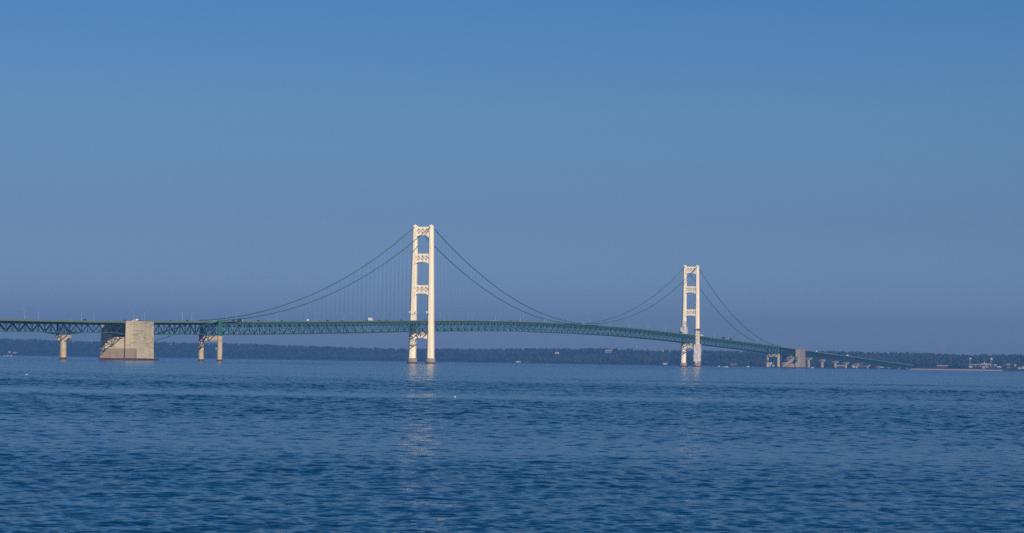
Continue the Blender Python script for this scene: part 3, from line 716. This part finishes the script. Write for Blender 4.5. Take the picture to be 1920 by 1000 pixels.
place(make_car(P_DK), 728, 'dark car second right of the white box truck', 'car', 1)
place(make_car(P_BL), 755, 'blue car left of the near tower', 'car', 1)
place(make_car(P_WH), 799, 'white car passing between the legs of the near tower', 'car', 1)
place(make_car(P_WH), 924.5, 'white car on the left part of the main span', 'car')
place(make_car(P_BK), 955.5, 'black car left of a red car on the main span', 'car')
place(make_car(P_RD), 968, 'red car in the middle of three on the main span', 'car')
place(make_car(P_WH), 974, 'white car directly ahead of the red car', 'car')
place(make_car(P_SI, True), 1013.5, 'silver tall car on the right of the main span', 'car', 1)
place(make_box_truck(P_WH, P_SI, 7.0, 3.2), 1092, 'silver box truck where the cables dip to the deck', 'truck')
place(make_box_truck(P_BK, P_BK, 7.0, 3.4), 1274.5, 'black box truck just left of the far tower', 'truck')
place(make_box_truck(P_WH, P_WH, 8.0, 3.0), 1314, 'white box truck just right of the far tower', 'truck')
place(make_box_truck(P_BK, P_DK, 11, 3.9), 1355, 'dark tall box truck on the far side span, left of a pair', 'truck')
place(make_box_truck(P_DK, P_DK, 11, 3.5), 1368, 'dark tall box truck on the far side span, right of a pair', 'truck')
place(make_car(P_WH), 1388, 'white car on the far side span', 'car')
place(make_car(P_BK), 1392, 'black car following the white car on the far side span', 'car', 1)
place(make_box_truck(P_WH, P_WH, 8, 3.2), 1530, 'white box truck past the far anchorage', 'truck')
place(make_box_truck(P_WH, P_WH, 9, 3.4), 1588, 'white box truck on the long approach ramp', 'truck')
place(make_car(P_SI, True), 1595, 'silver car ahead of the white truck on the approach ramp', 'car')
place(make_car(P_SI, True), 1625, 'silver car farthest down the approach ramp', 'car')

# ------------------------------------------------------------------ boats, gulls
def onwater(u, v, rmax=5600):
    d = ray(u, v); t = -CAM[2]/d[2] if d[2] < 0 else 1e9
    t = min(t, rmax); return CAM[0]+t*d[0], CAM[1]+t*d[1]
def boat(x, y, rz, L, label, sail=False, cabin=True):
    o = tag(empty('sailboat' if sail else 'motor_boat', (x, y, 0), rz), label, 'sailboat' if sail else 'boat')
    m = MB(); w = L*.16; m.loft([[(-L/2,-w*.8*k,z),(0,-w*k,z),(L*.3,-w*.7*k,z),(L/2*(.9+.1*k),0,z+.12*L*(k-.7)),(L*.3,w*.7*k,z),(0,w*k,z),(-L/2,w*.8*k,z)] for k, z in ((.7,-.3),(1.0,L*.11))]); m.build('hull', WHITE, o)
    if cabin:
        m = MB(); m.loft([[(-L*.3,-w*.6,L*.11),(L*.18,-w*.6,L*.11),(L*.18,w*.6,L*.11),(-L*.3,w*.6,L*.11)], [(-L*.26,-w*.5,L*.24),(L*.08,-w*.5,L*.24),(L*.08,w*.5,L*.24),(-L*.26,w*.5,L*.24)]]); m.build('cabin', WHITE, o)
        m = MB(); m.loft([[(-L*.2,-w*.58,L*.15),(L*.165,-w*.58,L*.15),(L*.165,w*.58,L*.15),(-L*.2,w*.58,L*.15)], [(-L*.2,-w*.56,L*.20),(L*.14,-w*.56,L*.20),(L*.14,w*.56,L*.20),(-L*.2,w*.56,L*.20)]]); m.build('window_band', GLASS, o)
    if sail: m = MB(); m.cyl((0,0,0), .12, .06, L*1.3, 6); m.bar((0,0,L*.3), (-L*.4,0,L*.3), .12, .12); m.build('mast', LAMPM, o)
    return o
x, y = onwater(1360, 688.9, 4700); boat(x, y, YAW+1.5, 9.5, 'white motor boat on the water right of the far tower')
x, y = onwater(1402.5, 687.6, 6200); boat(x, y, YAW+1.4, 8, 'white sailboat near the shore under the far side span', True)
x, y = onwater(1348, 687.2, 6300); boat(x, y, YAW+1.6, 6, 'small white boat near the shore just right of the far tower')
x, y = onwater(1523, 690, 5600); boat(x, y, YAW+1.2, 8, 'white boat on the water right of the far anchorage')
x, y = onwater(8.5, 668, 8000); boat(x, y, YAW+1.6, 3.5, 'tiny white boat at the far left edge near the shore')
x, y = onwater(14, 668, 8150); boat(x, y, YAW+1.4, 5.5, 'white sailboat moored left of the boathouse at the far left', True)
x, y = onwater(21, 668, 8130); boat(x, y, YAW+1.8, 5.5, 'white sailboat moored right of the boathouse at the far left', True)
FEATH, BEAK, GREYF = mat('white_feather', (.85,.85,.83), .7), mat('beak', (.5,.25,.04), .5), mat('grey_feather', (.35,.36,.38), .7)
def gull(x, y, rz, label):
    o = tag(empty('gull', (x, y, .02), rz), label, 'bird', 'gulls resting on the water'); o.scale = (.55, .55, .55)
    m = MB(); ring = lambda xx, cz, rw, rh: [(xx, rw*math.cos(2*math.pi*i/10), cz+rh*math.sin(2*math.pi*i/10)) for i in range(10)]
    m.loft([ring(-.30,.10,.01,.01),ring(-.2,.08,.06,.04),ring(-.05,.07,.10,.08),ring(.08,.08,.09,.09),ring(.15,.14,.05,.06),ring(.18,.20,.04,.05),ring(.23,.23,.045,.045),ring(.28,.22,.015,.015)]); m.build('body', FEATH, o, True)
    m = MB(); m.loft([ring(-.34,.12,.02,.01),ring(-.1,.14,.095,.03),ring(.06,.14,.08,.03)]); m.build('wing', GREYF, o, True)
    m = MB(); m.loft([ring(.27,.22,.015,.012),ring(.34,.21,.004,.004)]); m.build('beak', BEAK, o)
    return o
x, y = onwater(853, 746); gull(x, y, YAW+2.6, 'white gull sitting on the water right of the tower reflection')
x, y = onwater(50, 703.5); gull(x, y, YAW-1.2, 'white gull on the far water at the left edge of the photo')

# ------------------------------------------------------------------ water
def make_water():
    fine = np.arange(YAW-R(14.2), YAW+R(14.2), R(0.062)); rest_ = np.linspace(YAW+R(15), YAW+2*math.pi-R(15), 60)
    TH = np.concatenate([fine, rest_])
    d = [0.5, 5, 12, 20, 28, 34, 38, 41, 43]
    r = 44.0
    while r < 1000:
        d.append(r); r += .10*(r/55.0)**1.0
    d += [1030, 1070, 1120, 1180, 1250, 1350, 1500, 1700, 2000, 2500, 3200, 4200, 5600, 7500, 9200]
    D = np.array(d); sp = np.gradient(D)
    TT, DD = np.meshgrid(TH, D); X = CAM[0]+DD*np.cos(TT); Y = CAM[1]+DD*np.sin(TT)
    SP = np.maximum(np.broadcast_to(sp[:,None], DD.shape), DD*R(.062))
    Z = np.zeros_like(X); lost = np.zeros_like(X); q = np.random.default_rng(3)
    # large gust patches: where the breeze ruffles the water
    pat = np.zeros_like(X); cx_, sx_ = math.cos(YAW), math.sin(YAW)
    A = (X-CAM[0])*cx_+(Y-CAM[1])*sx_; B = -(X-CAM[0])*sx_+(Y-CAM[1])*cx_
    for _ in range(14):
        ka, kb = 2*math.pi/q.uniform(35, 190), 2*math.pi/q.uniform(120, 500)*q.choice([-1,1]); pat += np.sin(A*ka+B*kb+q.uniform(0, 6.28))/3.7
    amp = 1.12+.34*pat
    for a0, dv, wd in ((370, .75, 55), (268, -.45, 20), (212, .55, 26), (165, .75, 24), (130, .3, 16), (104, -.1, 6), (90, .2, 12), (700, -.35, 160), (1300, -.45, 450)):
        aw = A+B*.06*np.sign(a0-200)+8*np.sin(B/37.0+a0)+4*np.sin(B/13.0+2*a0); amp = amp+dv*np.exp(-((aw-a0)/wd)**2)
    amp = np.clip(amp, .4, 2.3)
    for i in range(96):
        lam = .26*(8.0/.26)**((i+.5)/96.0)
        dirn = math.pi+YAW+.35+q.normal(0, .55); kk = 2*math.pi/lam; ph = q.uniform(0, 6.28)
        slope = .0200*(1.45 if lam < .65 else .95 if lam < 1.0 else .95*(1.0/lam)**.5)*(1.0 if lam < .65 else np.clip(.32+(DD-62)/260*1.0, .32, 1.35))
        wgt = np.clip((lam/SP-2.2)/1.8, 0, 1)
        arg = kk*(X*math.cos(dirn)+Y*math.sin(dirn))+ph
        Z += wgt*amp*slope/kk*(np.sin(arg)+.18*np.sin(2*arg+.9)); lost += (1-wgt**2)*(amp*slope)**2/2
    Z[D < 40] = 0; Z -= .0
    V = np.stack([X, Y, Z], -1).reshape(-1, 3); n = len(TH); m_ = len(D)
    I, J = np.meshgrid(np.arange(m_-1), np.arange(n), indexing='ij'); J2 = (J+1) % n
    F = np.stack([I*n+J, (I+1)*n+J, (I+1)*n+J2, I*n+J2], -1).reshape(-1, 4)
    W = bpy.data.materials.new('lake_water'); W.use_nodes = True; nn, ll = W.node_tree.nodes, W.node_tree.links; b = nn['Principled BSDF']
    b.inputs['Base Color'].default_value = (.000, .028, .080, 1); b.inputs['IOR'].default_value = 1.333
    o = np_mesh('water', V, F, 4, W, None, True)
    a = o.data.attributes.new('ruffle', 'FLOAT', 'POINT'); a.data.foreach_set('value', np.sqrt(lost).astype(np.float32).ravel())
    at = nn.new('ShaderNodeAttribute'); at.attribute_name = 'ruffle'
    b.inputs['Roughness'].default_value = .13
    g = nn.new('ShaderNodeNewGeometry'); t1 = nn.new('ShaderNodeTexNoise'); t1.inputs['Scale'].default_value = 1.1; t1.inputs['Detail'].default_value = 4; t1.inputs['Roughness'].default_value = .6
    ll.new(g.outputs['Position'], t1.inputs['Vector'])
    def vm(op, a_, b_):
        x = nn.new('ShaderNodeVectorMath'); x.operation = op
        for k_, q_ in enumerate((a_, b_)):
            if q_ is None: continue
            if isinstance(q_, tuple): x.inputs[k_].default_value = q_
            else: ll.new(q_, x.inputs[k_])
        return x
    am = nn.new('ShaderNodeMath'); am.operation = 'MULTIPLY_ADD'; am.inputs[1].default_value = 6.0; am.inputs[2].default_value = .14; ll.new(at.outputs['Fac'], am.inputs[0])
    v = vm('SUBTRACT', t1.outputs['Color'], (.5,.5,.5)); v = vm('MULTIPLY', v.outputs[0], (1,1,0))
    sc_ = nn.new('ShaderNodeVectorMath'); sc_.operation = 'SCALE'; ll.new(v.outputs[0], sc_.inputs[0]); ll.new(am.outputs[0], sc_.inputs['Scale'])
    v = vm('ADD', sc_.outputs[0], g.outputs['Normal']); v = vm('NORMALIZE', v.outputs[0], None); ll.new(v.outputs[0], b.inputs['Normal'])
    tag(o, 'blue rippled lake water of the strait', None, None, 'structure')
    return o
make_water()

# ------------------------------------------------------------------ haze
hz = MB(); hz.box(CAM[0]-9600, CAM[0]+9600, CAM[1]-9600, CAM[1]+9600, -12.0, 185.0)
HM = bpy.data.materials.new('haze_air'); HM.use_nodes = True; hn, hl = HM.node_tree.nodes, HM.node_tree.links; hn.clear()
ho = hn.new('ShaderNodeOutputMaterial'); pv = hn.new('ShaderNodeVolumePrincipled'); hl.new(pv.outputs[0], ho.inputs['Volume'])
pv.inputs['Color'].default_value = (.088, .28, .83, 1); pv.inputs['Density'].default_value = 1.06e-4; pv.inputs['Anisotropy'].default_value = 0.0
o = hz.build('haze', HM); o['kind'] = 'stuff'; o['label'] = 'thin blue haze over the strait'
